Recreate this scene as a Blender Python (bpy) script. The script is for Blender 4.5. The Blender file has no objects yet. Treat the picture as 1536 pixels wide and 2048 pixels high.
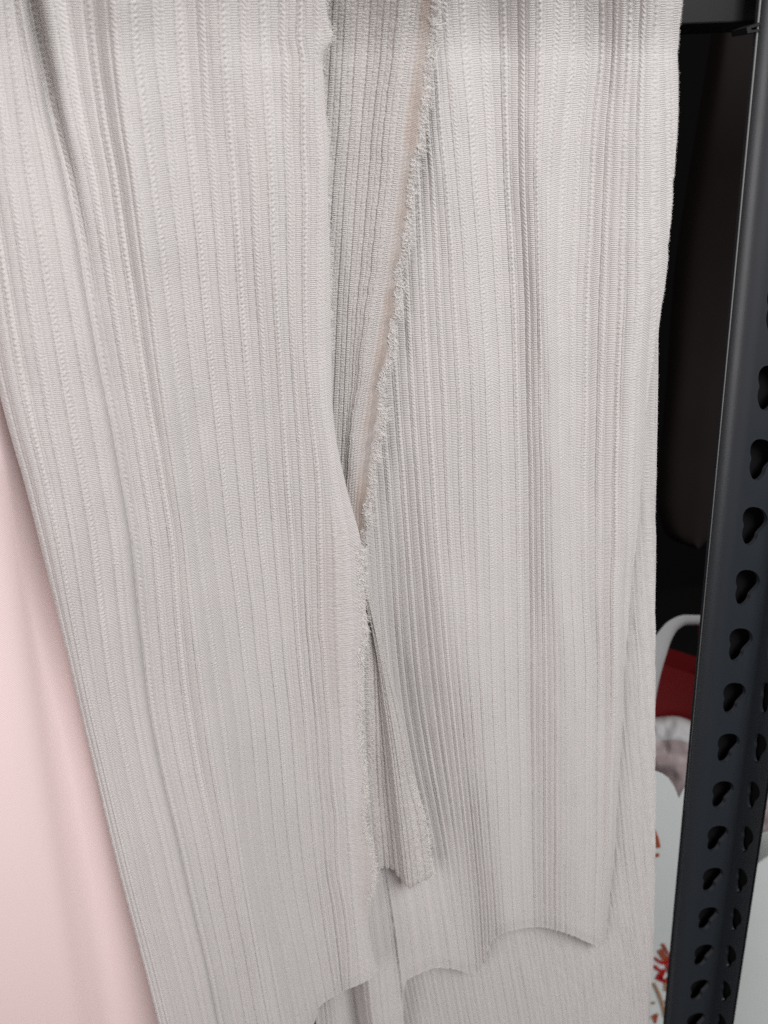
import bpy, math, random
import numpy as np
from mathutils import Vector, Matrix

rng = np.random.default_rng(7)
random.seed(7)
scn = bpy.context.scene
COL = scn.collection

# ------------------------------------------------------------------ camera model
F_PX = 1539.0
PITCH, ROLL = math.radians(24.0), math.radians(5.6)
CAM = np.array([0.0, 0.0, 1.20])
FWD = np.array([0.0, math.cos(PITCH), -math.sin(PITCH)])
R0 = np.array([1.0, 0, 0])
U0 = np.array([0.0, math.sin(PITCH), math.cos(PITCH)])
RGT = math.cos(ROLL) * R0 - math.sin(ROLL) * U0
UPV = math.cos(ROLL) * U0 + math.sin(ROLL) * R0
TAN = math.tan(PITCH) / F_PX


def unp(px, py, z):
    """point seen at source pixel (px, py), z metres along the optical axis"""
    px, py, z = np.broadcast_arrays(np.asarray(px, float), np.asarray(py, float), np.asarray(z, float))
    a = (px - 768) / F_PX
    b = (py - 1024) / F_PX
    d = a[..., None] * RGT - b[..., None] * UPV + FWD
    return CAM + d * z[..., None]


def vz(z0, py):
    """depth on an upright plane that lies z0 in front of the lens on the axis"""
    return np.asarray(z0) / (1 - TAN * (np.asarray(py, float) - 1024))


def upt(px, py, z0):
    return unp(px, py, vz(z0, py))


cam_d = bpy.data.cameras.new('camera')
cam = bpy.data.objects.new('camera', cam_d)
COL.objects.link(cam)
M = Matrix.Identity(4)
for i, v in enumerate((RGT, UPV, -FWD)):
    for j in range(3):
        M[j][i] = v[j]
for j in range(3):
    M[j][3] = CAM[j]
cam.matrix_world = M
cam_d.sensor_fit = 'AUTO'
cam_d.sensor_width = 36
cam_d.lens = F_PX / 2048 * 36
cam_d.clip_start = 0.01
cam_d.clip_end = 50
cam_d.dof.use_dof = True
cam_d.dof.focus_distance = 0.262
cam_d.dof.aperture_fstop = 13.0
scn.camera = cam


# ------------------------------------------------------------------ helpers
def pchip_slopes(xk, yk):
    """xk (K,), yk (K,...) -> slopes (K,...)"""
    h = np.diff(xk).reshape((-1,) + (1,) * (yk.ndim - 1))
    d = np.diff(yk, axis=0) / h
    m = np.zeros_like(yk)
    if len(xk) == 2:
        m[:] = d[0]
        return m
    w1 = 2 * h[1:] + h[:-1]
    w2 = h[1:] + 2 * h[:-1]
    same = (d[1:] * d[:-1]) > 0
    with np.errstate(divide='ignore', invalid='ignore'):
        hm = (w1 + w2) / (w1 / d[:-1] + w2 / d[1:])
    m[1:-1] = np.where(same, hm, 0)
    m[0], m[-1] = d[0], d[-1]
    return m


def hermite(xk, yk, m, x, per_vertex=False):
    i = np.clip(np.searchsorted(xk, x) - 1, 0, len(xk) - 2)
    h = xk[i + 1] - xk[i]
    t = (x - xk[i]) / h
    t = np.clip(t, -0.5, 1.5)
    if per_vertex:
        n = np.arange(x.size)
        y0, y1, m0, m1 = yk[i, n], yk[i + 1, n], m[i, n], m[i + 1, n]
    else:
        y0, y1, m0, m1 = yk[i], yk[i + 1], m[i], m[i + 1]
    t2, t3 = t * t, t * t * t
    return (2 * t3 - 3 * t2 + 1) * y0 + (t3 - 2 * t2 + t) * h * m0 + (3 * t2 - 2 * t3) * y1 + (t3 - t2) * h * m1


def crv(pts, col=1):
    """1-D curve through pts [(y, val)]"""
    p = np.array(sorted(pts), float)
    m = pchip_slopes(p[:, 0], p[:, 1])
    return lambda y: hermite(p[:, 0], p[:, 1], m, np.asarray(y, float))


def crs(pts):
    """same, but smooth (finite-difference slopes)"""
    p = np.array(sorted(pts), float)
    m = np.gradient(p[:, 1], p[:, 0])
    return lambda y: hermite(p[:, 0], p[:, 1], m, np.asarray(y, float))


def grid_field(knots, fns, s, y, smooth=True):
    """value at (s, y): fns[k](y) on knots k, pchip / smooth across s"""
    knots = np.asarray(knots, float)
    K = np.stack([f(y) for f in fns])
    if smooth:
        m = np.gradient(K, knots, axis=0)
    else:
        m = pchip_slopes(knots, K)
    return hermite(knots, K, m, s, per_vertex=True)


def vnoise(x, seed=0):
    """smooth 1-D value noise in -1..1"""
    r = np.random.default_rng(seed).uniform(-1, 1, 4096)
    i = np.floor(x).astype(int)
    t = x - i
    t = t * t * (3 - 2 * t)
    return r[i % 4096] * (1 - t) + r[(i + 1) % 4096] * t


def vnoise2(x, y, seed=0):
    r = np.random.default_rng(seed).uniform(-1, 1, (256, 256))
    i, j = np.floor(x).astype(int), np.floor(y).astype(int)
    a, b = x - i, y - j
    a, b = a * a * (3 - 2 * a), b * b * (3 - 2 * b)
    i0, i1, j0, j1 = i % 256, (i + 1) % 256, j % 256, (j + 1) % 256
    return (r[i0, j0] * (1 - a) + r[i1, j0] * a) * (1 - b) + (r[i0, j1] * (1 - a) + r[i1, j1] * a) * b


def sstep(a, b, x):
    t = np.clip((x - a) / (b - a), 0, 1)
    return t * t * (3 - 2 * t)


def link_mesh(name, verts, faces, mat, parent=None, smooth=True):
    me = bpy.data.meshes.new(name)
    me.from_pydata([tuple(v) for v in verts], [], [tuple(f) for f in faces])
    me.update()
    if smooth:
        me.polygons.foreach_set('use_smooth', [True] * len(me.polygons))
    if mat:
        me.materials.append(mat)
    o = bpy.data.objects.new(name, me)
    COL.objects.link(o)
    if parent:
        adopt(o, parent)
    return o


def adopt(o, parent):
    o.parent = parent
    if parent.type == 'EMPTY':   # meshes keep their origin at the world origin
        o.matrix_parent_inverse = Matrix.Translation(parent.location).inverted()


def thing(name, label, cat, loc, group=None):
    o = bpy.data.objects.new(name, None)
    COL.objects.link(o)
    o.location = [float(c) for c in loc]
    o.empty_display_size = 0.02
    o['label'] = label
    o['category'] = cat
    if group:
        o['group'] = group
    return o


def tag(o, label, cat, group=None):
    o['label'] = label
    o['category'] = cat
    if group:
        o['group'] = group


def grid_mesh(name, P, mat, uv=None, tint=None, parent=None):
    """P (rows, cols, 3) -> one smooth quad grid"""
    nr, nc = P.shape[:2]
    idx = np.arange(nr * nc).reshape(nr, nc)
    q = np.stack([idx[:-1, :-1], idx[1:, :-1], idx[1:, 1:], idx[:-1, 1:]], -1).reshape(-1, 4)
    me = bpy.data.meshes.new(name)
    me.vertices.add(nr * nc)
    me.vertices.foreach_set('co', P.reshape(-1).astype(np.float32))
    nf = len(q)
    me.loops.add(nf * 4)
    me.loops.foreach_set('vertex_index', q.reshape(-1).astype(np.int32))
    me.polygons.add(nf)
    me.polygons.foreach_set('loop_start', np.arange(0, nf * 4, 4, dtype=np.int32))
    me.polygons.foreach_set('loop_total', np.full(nf, 4, np.int32))
    me.polygons.foreach_set('use_smooth', np.ones(nf, bool))
    if uv is not None:
        l = me.uv_layers.new(name='UVMap')
        l.data.foreach_set('uv', uv.reshape(-1, 2)[q.reshape(-1)].reshape(-1).astype(np.float32))
    if tint is not None:
        a = me.attributes.new('tint', 'FLOAT', 'POINT')
        a.data.foreach_set('value', tint.reshape(-1).astype(np.float32))
    me.update(calc_edges=True)
    me.validate()
    me.materials.append(mat)
    o = bpy.data.objects.new(name, me)
    COL.objects.link(o)
    if parent:
        adopt(o, parent)
    return o


def tubes(name, strands, mat, parent=None, sides=4):
    """strands: list of (pts (n,3), radius at root, radius at tip)"""
    V, Fc = [], []
    for pts, r0, r1 in strands:
        pts = np.asarray(pts)
        n = len(pts)
        tan = np.gradient(pts, axis=0)
        tan /= np.linalg.norm(tan, axis=1)[:, None] + 1e-12
        ref = np.array([0.3, 0.5, 0.81])
        a = np.cross(tan, ref)
        a /= np.linalg.norm(a, axis=1)[:, None] + 1e-12
        b = np.cross(tan, a)
        rad = np.linspace(r0, r1, n)
        base = len(V)
        for i in range(n):
            for k in range(sides):
                th = 2 * math.pi * k / sides
                V.append(pts[i] + rad[i] * (math.cos(th) * a[i] + math.sin(th) * b[i]))
        for i in range(n - 1):
            for k in range(sides):
                k2 = (k + 1) % sides
                Fc.append((base + i * sides + k, base + i * sides + k2, base + (i + 1) * sides + k2, base + (i + 1) * sides + k))
        Fc.append(tuple(base + k for k in range(sides))[::-1])
        Fc.append(tuple(base + (n - 1) * sides + k for k in range(sides)))
    return link_mesh(name, V, Fc, mat, parent)


# ------------------------------------------------------------------ materials
def new_mat(name):
    m = bpy.data.materials.new(name)
    m.use_nodes = True
    nt = m.node_tree
    nt.nodes.clear()
    out = nt.nodes.new('ShaderNodeOutputMaterial')
    bs = nt.nodes.new('ShaderNodeBsdfPrincipled')
    nt.links.new(bs.outputs[0], out.inputs[0])
    return m, nt, bs, out


def mth(nt, op, a, b=None, c=None):
    n = nt.nodes.new('ShaderNodeMath')
    n.operation = op
    for i, v in enumerate((a, b, c)):
        if v is None:
            continue
        if isinstance(v, (int, float)):
            n.inputs[i].default_value = v
        else:
            nt.links.new(v, n.inputs[i])
    return n.outputs[0]


def mixc(nt, fac, a, b):
    n = nt.nodes.new('ShaderNodeMix')
    n.data_type = 'RGBA'
    for sock, v in ((n.inputs[0], fac), (n.inputs[6], a), (n.inputs[7], b)):
        if isinstance(v, (int, float)):
            sock.default_value = v
        elif isinstance(v, tuple):
            sock.default_value = (*v, 1)
        else:
            nt.links.new(v, sock)
    return n.outputs[2]


def knit_mat(name, base, tan, ladder=(0.0, 0.41), amp=1.0, trans=0.12):
    m, nt, bs, out = new_mat(name)
    N, L = nt.nodes, nt.links
    uv = N.new('ShaderNodeUVMap')
    sp = N.new('ShaderNodeSeparateXYZ')
    L.new(uv.outputs[0], sp.inputs[0])
    u, v = sp.outputs[0], sp.outputs[1]
    fr = mth(nt, 'FRACT', u)
    mask = mth(nt, 'MULTIPLY', mth(nt, 'GREATER_THAN', fr, ladder[0]), mth(nt, 'LESS_THAN', fr, ladder[1]))
    rows = mth(nt, 'SINE', mth(nt, 'MULTIPLY', v, 2 * math.pi / 0.56))
    rows2 = mth(nt, 'SINE', mth(nt, 'MULTIPLY', v, 2 * math.pi / 0.93))
    lad = mth(nt, 'MULTIPLY', mask, rows)
    inv = mth(nt, 'SUBTRACT', 1.0, mask)
    cx = N.new('ShaderNodeCombineXYZ')
    L.new(mth(nt, 'MULTIPLY', u, 5.0), cx.inputs[0])
    L.new(v, cx.inputs[1])
    nz = N.new('ShaderNodeTexNoise')
    nz.inputs['Scale'].default_value = 2.6
    nz.inputs['Detail'].default_value = 3
    L.new(cx.outputs[0], nz.inputs['Vector'])
    nz2 = N.new('ShaderNodeTexNoise')
    nz2.inputs['Scale'].default_value = 0.045
    nz2.inputs['Detail'].default_value = 2
    L.new(cx.outputs[0], nz2.inputs['Vector'])
    kn = mth(nt, 'MULTIPLY', mth(nt, 'SUBTRACT', nz.outputs[0], 0.5), mth(nt, 'ADD', 0.55, mth(nt, 'MULTIPLY', inv, 1.6)))
    h = mth(nt, 'ADD', mth(nt, 'MULTIPLY', lad, 0.55), kn)
    h = mth(nt, 'ADD', h, mth(nt, 'MULTIPLY', mth(nt, 'MULTIPLY', inv, rows2), 0.2))
    bp = N.new('ShaderNodeBump')
    bp.inputs['Strength'].default_value = 0.8
    bp.inputs['Distance'].default_value = 0.00016 * amp
    L.new(h, bp.inputs['Height'])
    L.new(bp.outputs[0], bs.inputs['Normal'])
    at = N.new('ShaderNodeAttribute')
    at.attribute_name = 'tint'
    c0 = mixc(nt, at.outputs['Fac'], base, tan)
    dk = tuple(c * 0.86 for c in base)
    wn = N.new('ShaderNodeTexNoise')
    wn.noise_dimensions = '1D'
    wn.inputs['Scale'].default_value = 0.9
    wn.inputs['Detail'].default_value = 2
    L.new(u, wn.inputs['W'])
    c0 = mixc(nt, mth(nt, 'MULTIPLY', wn.outputs[0], 0.45), c0, (base[0] * 0.97, base[1] * 0.94, base[2] * 0.925))
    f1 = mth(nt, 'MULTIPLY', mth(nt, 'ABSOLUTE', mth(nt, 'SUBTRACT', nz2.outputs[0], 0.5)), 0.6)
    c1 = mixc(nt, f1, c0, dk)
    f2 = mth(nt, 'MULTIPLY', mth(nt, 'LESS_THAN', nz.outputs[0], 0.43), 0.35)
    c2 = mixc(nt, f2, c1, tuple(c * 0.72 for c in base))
    L.new(c2, bs.inputs['Base Color'])
    bs.inputs['Roughness'].default_value = 0.85
    bs.inputs['Specular IOR Level'].default_value = 0.25
    bs.inputs['Sheen Weight'].default_value = 0.15
    bs.inputs['Sheen Roughness'].default_value = 0.5
    if trans > 0:
        tr = N.new('ShaderNodeBsdfTranslucent')
        L.new(c2, tr.inputs[0])
        L.new(bp.outputs[0], tr.inputs['Normal'])
        mx = N.new('ShaderNodeMixShader')
        mx.inputs[0].default_value = trans
        L.new(bs.outputs[0], mx.inputs[1])
        L.new(tr.outputs[0], mx.inputs[2])
        L.new(mx.outputs[0], out.inputs[0])
    return m


CREAM = (0.69, 0.658, 0.643)
TANC = (0.50, 0.385, 0.32)
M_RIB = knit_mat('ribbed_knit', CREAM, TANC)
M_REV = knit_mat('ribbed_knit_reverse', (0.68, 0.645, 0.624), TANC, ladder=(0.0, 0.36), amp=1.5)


def plain(name, col, rough=0.6, spec=0.4, metal=0.0, noise=0.0, nscale=60, bump=0.0, bscale=300):
    m, nt, bs, out = new_mat(name)
    N, L = nt.nodes, nt.links
    tc = N.new('ShaderNodeTexCoord')
    bs.inputs['Base Color'].default_value = (*col, 1)
    bs.inputs['Roughness'].default_value = rough
    bs.inputs['Specular IOR Level'].default_value = spec
    bs.inputs['Metallic'].default_value = metal
    nz = N.new('ShaderNodeTexNoise')
    nz.inputs['Scale'].default_value = nscale
    nz.inputs['Detail'].default_value = 4
    L.new(tc.outputs['Object'], nz.inputs['Vector'])
    if noise:
        c = mixc(nt, mth(nt, 'MULTIPLY', nz.outputs[0], noise), col, tuple(x * 0.5 for x in col))
        L.new(c, bs.inputs['Base Color'])
        rr = mth(nt, 'ADD', rough - 0.08, mth(nt, 'MULTIPLY', nz.outputs[0], 0.16))
        L.new(rr, bs.inputs['Roughness'])
    if bump:
        nb = N.new('ShaderNodeTexNoise')
        nb.inputs['Scale'].default_value = bscale
        nb.inputs['Detail'].default_value = 3
        L.new(tc.outputs['Object'], nb.inputs['Vector'])
        bp = N.new('ShaderNodeBump')
        bp.inputs['Strength'].default_value = 0.5
        bp.inputs['Distance'].default_value = bump
        L.new(nb.outputs[0], bp.inputs['Height'])
        L.new(bp.outputs[0], bs.inputs['Normal'])
    return m


M_THREAD = plain('loose_thread', (0.78, 0.75, 0.72), 0.9, 0.1)
M_POST = plain('black_powder_coat', (0.024, 0.029, 0.036), 0.36, 0.9, noise=0.5, nscale=40, bump=0.00003, bscale=2500)
M_EDGE = plain('lip_highlight_grey', (0.30, 0.31, 0.30), 0.45, 0.5, metal=0.3, noise=0.5, nscale=120)  # pale grey standing in for light caught on the post lip
M_INNER = plain('black_inner_steel', (0.006, 0.006, 0.007), 0.8, 0.1)
M_BEAM = plain('black_beam_paint', (0.007, 0.0075, 0.008), 0.45, 0.5, noise=0.4, nscale=30, bump=0.00003, bscale=2500)
M_DARKCLOTH = plain('dark_brown_cloth', (0.013, 0.010, 0.0092), 0.95, 0.1, noise=0.4, nscale=30)
M_WALL = plain('black_back_wall', (0.004, 0.004, 0.0045), 0.9, 0.05)
M_RED = plain('red_paper', (0.11, 0.003, 0.004), 0.55, 0.3, noise=0.3, nscale=25)
M_REDCORD = plain('red_cord', (0.20, 0.008, 0.008), 0.8, 0.2)
M_WPAPER = plain('white_paper', (0.72, 0.765, 0.75), 0.6, 0.3, noise=0.12, nscale=18, bump=0.0004, bscale=40)
M_STRAP = plain('white_strap', (0.42, 0.42, 0.42), 0.6, 0.3)
M_MAUVE = plain('thin_white_plastic_over_red', (0.42, 0.345, 0.35), 0.5, 0.3, noise=0.6, nscale=22, bump=0.0008, bscale=30)
M_PLASTIC = plain('white_plastic', (0.42, 0.42, 0.42), 0.5, 0.3, noise=0.2, nscale=25, bump=0.0003, bscale=30)
M_INKRED = plain('red_ink', (0.45, 0.015, 0.015), 0.6, 0.2, noise=0.4, nscale=400)
M_INKTAN = plain('tan_ink', (0.40, 0.22, 0.12), 0.6, 0.2, noise=0.4, nscale=400)
M_INKPINK = plain('pink_ink', (0.50, 0.24, 0.24), 0.6, 0.2)
M_INKRUST = plain('rust_ink', (0.42, 0.085, 0.035), 0.6, 0.2, noise=0.4, nscale=400)


def pink_mat():
    m, nt, bs, out = new_mat('pink_satin')
    N, L = nt.nodes, nt.links
    uv = N.new('ShaderNodeUVMap')
    sp = N.new('ShaderNodeSeparateXYZ')
    L.new(uv.outputs[0], sp.inputs[0])
    rot = mth(nt, 'ADD', mth(nt, 'MULTIPLY', sp.outputs[1], 1.0), mth(nt, 'MULTIPLY', sp.outputs[0], 0.35))
    w = mth(nt, 'SINE', mth(nt, 'MULTIPLY', rot, 2 * math.pi / 0.62))
    nz = N.new('ShaderNodeTexNoise')
    nz.inputs['Scale'].default_value = 3.0
    L.new(uv.outputs[0], nz.inputs['Vector'])
    h = mth(nt, 'ADD', mth(nt, 'MULTIPLY', w, 0.4), nz.outputs[0])
    bp = N.new('ShaderNodeBump')
    bp.inputs['Strength'].default_value = 0.5
    bp.inputs['Distance'].default_value = 0.00006
    L.new(h, bp.inputs['Height'])
    L.new(bp.outputs[0], bs.inputs['Normal'])
    nz2 = N.new('ShaderNodeTexNoise')
    nz2.inputs['Scale'].default_value = 0.02
    L.new(uv.outputs[0], nz2.inputs['Vector'])
    c = mixc(nt, mth(nt, 'MULTIPLY', nz2.outputs[0], 0.25), (0.84, 0.665, 0.65), (0.86, 0.70, 0.69))
    L.new(c, bs.inputs['Base Color'])
    bs.inputs['Roughness'].default_value = 0.55
    bs.inputs['Specular IOR Level'].default_value = 0.4
    bs.inputs['Sheen Weight'].default_value = 0.25
    bs.inputs['Sheen Roughness'].default_value = 0.35
    return m


M_PINK = pink_mat()


# ------------------------------------------------------------------ ribbed cloth
def g(x, s):
    return np.exp(-0.5 * (x / s) ** 2)


def rib_front(u, v):
    f = u - np.floor(u)
    k = np.floor(u).astype(int)
    rk = np.random.default_rng(11).uniform(0, 1, 512)
    ph, q = rk[k % 512], rk[(k * 7 + 3) % 512]
    band = sstep(0.0, 0.07, f) * (1 - sstep(0.345, 0.405, f))
    r = 0.25 * band * (0.85 + 0.15 * np.cos((f - 0.2) * 7))
    r -= 0.66 * g(f - 0.43, 0.028) * (0.8 + 0.2 * vnoise(v / 0.5 + k * 37, 3))
    jit = 0.22 * vnoise(v / 2.3 + k * 91.0, 4)
    p1 = v / (1.45 + 0.12 * q) + ph + jit
    odd = (k % 2).astype(float)
    # bead chain (odd ribs) and finer two-ply plait (even ribs)
    wob = 0.012 * np.sin(2 * np.pi * p1)
    fat = g(f - 0.68 - wob, 0.055) * (0.15 + 0.95 * (0.5 + 0.5 * np.cos(2 * np.pi * p1 + (f - 0.68) * 22)) ** 1.3)
    a = g(f - 0.63, 0.04) * (0.15 + 0.80 * (0.5 + 0.5 * np.cos(2 * np.pi * p1 * 1.25 + 2.2 - (f - .63) * 40)))
    b = g(f - 0.735, 0.04) * (0.15 + 0.80 * (0.5 + 0.5 * np.cos(2 * np.pi * p1 * 1.25 - (f - .73) * 40)))
    r += 0.52 * (odd * fat + (1 - odd) * (a + b) * 0.85)
    r -= 0.36 * g(f - 0.84, 0.020) + 0.14 * g(f - 0.535, 0.016)
    r += 0.035 * np.cos(2 * np.pi * f / 0.055) * sstep(0.82, 0.86, f)
    r += 0.045 * vnoise2(u * 16, v / 0.45, 9)
    r *= 0.92 + 0.22 * vnoise2(u / 2.3, v / 25.0, 10)   # the relief is pulled flatter in places
    return r


def rib_back(u, v):
    f = u - np.floor(u)
    k = np.floor(u).astype(int)
    rk = np.random.default_rng(13).uniform(0, 1, 512)
    p1 = v / 1.1 + rk[k % 512]
    r = 0.22 * sstep(0.0, 0.06, f) * (1 - sstep(0.33, 0.40, f))
    r -= 0.34 * g(f - 0.43, 0.03) * (0.6 + 0.4 * np.cos(2 * np.pi * p1))
    r -= 0.26 * g(f - 0.95, 0.022) * (0.7 + 0.3 * np.cos(2 * np.pi * p1 * 1.3))
    r += 0.16 * g(f - 0.60, 0.04) * (0.5 + 0.5 * np.cos(2 * np.pi * p1 * 1.4)) + 0.16 * g(f - 0.78, 0.05) * (0.5 + 0.5 * np.cos(2 * np.pi * p1 * 1.4 + 3))
    r += 0.09 * vnoise2(u * 18, v / 0.4, 19)
    return r


# columns per rib, denser at the groove (the groove falls on whole numbers)
RIB_STEPS = [0, .018, .036, .058, .09, .13, .17, .21, .25, .29, .33, .37, .41, .45, .49, .54, .59, .64, .70, .76, .82, .87, .91, .942, .964, .982]
COARSE = [0, 1, 2, 3, 4, 6, 8, 9, 10, 12, 14, 16, 18, 20, 21, 22, 23, 24, 25]


def sheet(name, sig, X, Usig, z0, fold, ytop, hem, mat, rib, ncol_per=22, dv=0.36, parent=None,
          selv=None, tintf=None, relief=1.0, hemcurl=0.6, post=None, fs=1.0, over=None, bump=None):
    """sig: knots; X, Usig, z0: list of fn(y) per knot; fold: (knots, fns) mm towards the viewer; hem: fn(sigma)->y"""
    sig = np.asarray(sig, float)
    offs = np.array(RIB_STEPS)
    if ncol_per < 20:
        offs = offs[COARSE]
    s1 = (np.arange(math.floor(sig[0]), math.ceil(sig[-1]))[:, None] + offs[None]).reshape(-1)
    s1 = np.append(s1[(s1 >= sig[0]) & (s1 < sig[-1])], sig[-1])
    ncol = len(s1)
    yb = hem(s1)
    nrow = int(float(np.linalg.norm(upt(768, ytop, float(z0[0](0.0))) - upt(768, float(np.median(yb)), float(z0[0](0.0))))) * 1000 / dv) + 1
    t = np.linspace(0, 1, nrow)
    S = np.broadcast_to(s1, (nrow, ncol)).reshape(-1)
    Y = (ytop + t[:, None] * (yb - ytop)[None]).reshape(-1)
    xx = grid_field(sig, X, S, Y)
    uu = grid_field(sig, Usig, S, Y)
    zz = vz(grid_field(sig, z0, S, Y), Y)
    hh = grid_field(fold[0], fold[1], S, Y) * fs / 1000.0
    if over is not None:   # the bunched cloth bulges out towards the beam it hangs from
        hh = hh + over(S) / 1000.0 * np.clip((110 - Y) / 260.0, 0, 1) ** 1.6
    if bump is not None:
        hh = hh + bump(S, Y) / 1000.0
    # soft wandering of the cloth
    hh = hh + 0.00035 * vnoise2(S / 1.7 + 3, Y / 160.0, 21) + 0.00018 * vnoise2(S / 0.8, Y / 70.0, 22)
    xx = xx + 1.6 * vnoise2(S / 2.5, Y / 120.0, 23)
    T = np.broadcast_to(t[:, None], (nrow, ncol)).reshape(-1)
    hh = hh - hemcurl / 1000 * sstep(0.985, 1.0, T) ** 2
    P = unp(xx, Y, zz - hh).reshape(nrow, ncol, 3)
    dr = np.gradient(P, axis=0)
    dc = np.gradient(P, axis=1)
    n = np.cross(dr, dc)
    n /= np.linalg.norm(n, axis=2)[..., None] + 1e-15
    if np.mean(n @ FWD) > 0:
        n = -n
    v = np.concatenate([np.zeros((1, ncol)), np.cumsum(np.linalg.norm(np.diff(P, axis=0), axis=2), axis=0)]) * 1000
    U2 = uu.reshape(nrow, ncol)
    r = rib(U2.reshape(-1), v.reshape(-1)).reshape(nrow, ncol) * relief
    S2, Y2 = S.reshape(nrow, ncol), Y.reshape(nrow, ncol)
    if selv is not None:
        w, rs = selv(S2, Y2, v)
        r = r * (1 - w) + rs * w
    if post is not None:
        r = r + post(S2, Y2, v)
    Pb = P
    P = P + n * (r / 1000.0)[..., None]
    tint = tintf(S2, Y2) if tintf is not None else np.zeros_like(U2)
    uv = np.stack([U2, v], -1)
    o = grid_mesh(name, P, mat, uv, tint, parent)
    return o, dict(P=P, Pb=Pb, n=n, dc=dc, dr=dr, Y=Y2, S=S2, s1=s1, v=v)


def const(c):
    return lambda y: np.zeros_like(np.asarray(y, float)) + c


YS = [-150, 70, 390, 710, 1070, 1410, 1730, 1980, 2160]


def tab(*vals):
    return crs(list(zip(YS, vals)))


# ---- front length (A) -------------------------------------------------------
edgeA = [(-160, 640), (-60, 644), (0, 652), (40, 657), (85, 663), (105, 650), (160, 648), (210, 651), (250, 655), (310, 660), (380, 657),
         (450, 658), (520, 661), (600, 662), (720, 664), (830, 667), (880, 673), (960, 690), (1020, 705), (1070, 719), (1120, 725),
         (1180, 729), (1240, 734), (1265, 737), (1290, 729), (1340, 725), (1410, 723), (1480, 724), (1520, 729), (1545, 735), (1575, 733),
         (1600, 735), (1625, 731), (1660, 736), (1700, 747), (1730, 752), (1755, 752), (1785, 744), (1810, 737), (1840, 736), (1880, 740),
         (1915, 747), (1945, 757), (1985, 770), (2100, 800), (2180, 820)]
sigA = [0, 3, 5, 7, 9, 12, 15, 18, 19]
XA = [tab(-112, -100, -68, -20, 73, 157, 233, 298, 342),
      tab(2, 14, 58, 112, 176, 222, 297, 360, 400),
      tab(30, 66, 138, 196, 262, 300, 368, 425, 463),
      tab(150, 172, 222, 271, 333, 366, 430, 480, 516),
      tab(250, 263, 302, 344, 390, 435, 481, 525, 560),
      tab(385, 394, 420, 449, 485, 524, 556, 605, 640),
      tab(515, 520, 535, 551, 576, 602, 631, 670, 704),
      tab(622, 626, 632, 634, 668, 680, 703, 724, 750),
      crs(edgeA)]
UA = [const(-s) for s in (0,)] and [const(s + 0.43) for s in sigA]
left = [0.236, 0.236, 0.229, 0.2236, 0.219, 0.216, 0.207, 0.200, 0.196]
right = [0.250, 0.250, 0.250, 0.2505, 0.2515, 0.2500, 0.2490, 0.2480, 0.2475]
Z0A = []
for s in sigA:
    w = min(1.0, s / 15.0)
    w = w * w * (3 - 2 * w) * 0.5 + w * 0.5
    Z0A.append(tab(*[l * (1 - w) + r_ * w for l, r_ in zip(left, right)]))
fkA = [0, 0.5, 1.5, 3, 4.2, 4.75, 5.1, 5.55, 6.5, 7.4, 8.2, 9.0, 10, 11.3, 13, 14.2, 15.5, 17, 18.2, 19]
fA = [tab(-2.5, -2.5, -2.5, -2.4, -2.2, -2.0, -2.0, -2.0, -2.0),
      tab(-1.2, -1.2, -1.2, -.8, -.5, -.4, -.4, -.4, -.4),
      tab(.3, .3, .2, 0.3, 0.3, 0.2, 0.2, 0.2, 0.2),
      tab(.6, .6, .5, .6, -.3, -.8, -.8, -.8, -.6),
      tab(.6, .6, .3, .1, -.9, -1.7, -1.9, -1.9, -1.6),
      tab(.2, .2, -.1, -.1, -1.1, -2.2, -2.4, -2.3, -2.0),
      tab(-7.0, -5.6, -2.6, -1.4, -1.8, -2.5, -2.7, -2.6, -2.4),
      tab(-2.8, -2.6, -2.1, -2.0, -1.9, -2.3, -2.8, -2.9, -2.7),
      tab(-2.6, -2.3, -1.6, -1.3, -1.1, -1.4, -2.2, -2.9, -2.9),
      tab(-1.0, -.8, -.4, -.3, .0, .1, -.8, -2.0, -2.2),
      tab(1.2, 1.2, 1.5, 1.2, 1.2, 1.8, .8, -.6, -.9),
      tab(1.2, 1.2, .9, .5, .5, 1.0, 1.8, 1.0, .7),
      tab(.1, .1, -.3, -.5, -.8, -.6, .7, 1.7, 1.7),
      tab(-.6, -.6, -.7, -.7, -1.2, -1.4, -1.1, -.2, .3),
      tab(.4, .5, -.3, -.3, -.9, -1.1, -1.6, -1.8, -1.6),
      tab(.0, .2, .3, .1, -.5, -.6, -1.0, -1.2, -1.0),
      tab(-.8, -.6, .0, .3, .1, -.2, -.5, -.6, -.4),
      tab(-.8, -.7, -.5, -.2, .3, .1, -.1, .0, .2),
      tab(-.7, -.7, -.6, -.5, .1, -.1, .1, .0, .1),
      tab(-1.0, -1.0, -1.0, -1.2, -.7, -.5, -.5, -.5, -.5)]
hemA_px = [(-200, 2360), (300, 2340), (430, 2250), (560, 2140), (600, 2100), (626, 2050), (634, 2018), (657, 1999), (693, 1983), (720, 1970), (757, 1941)]


def hem_fn(px_pts, sig, X):
    out = []
    for x, y in px_pts:
        xs = np.array([f(np.array([float(y)]))[0] for f in X])
        out.append((float(np.interp(x, xs, sig)), y))
    d = {}
    for s, y in out:
        d[round(s, 4)] = y
    c = crv(list(d.items()))
    lo, hi = min(d), max(d)
    return lambda s: c(np.clip(s, lo, hi))


hA = hem_fn(hemA_px, sigA, XA)


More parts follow.
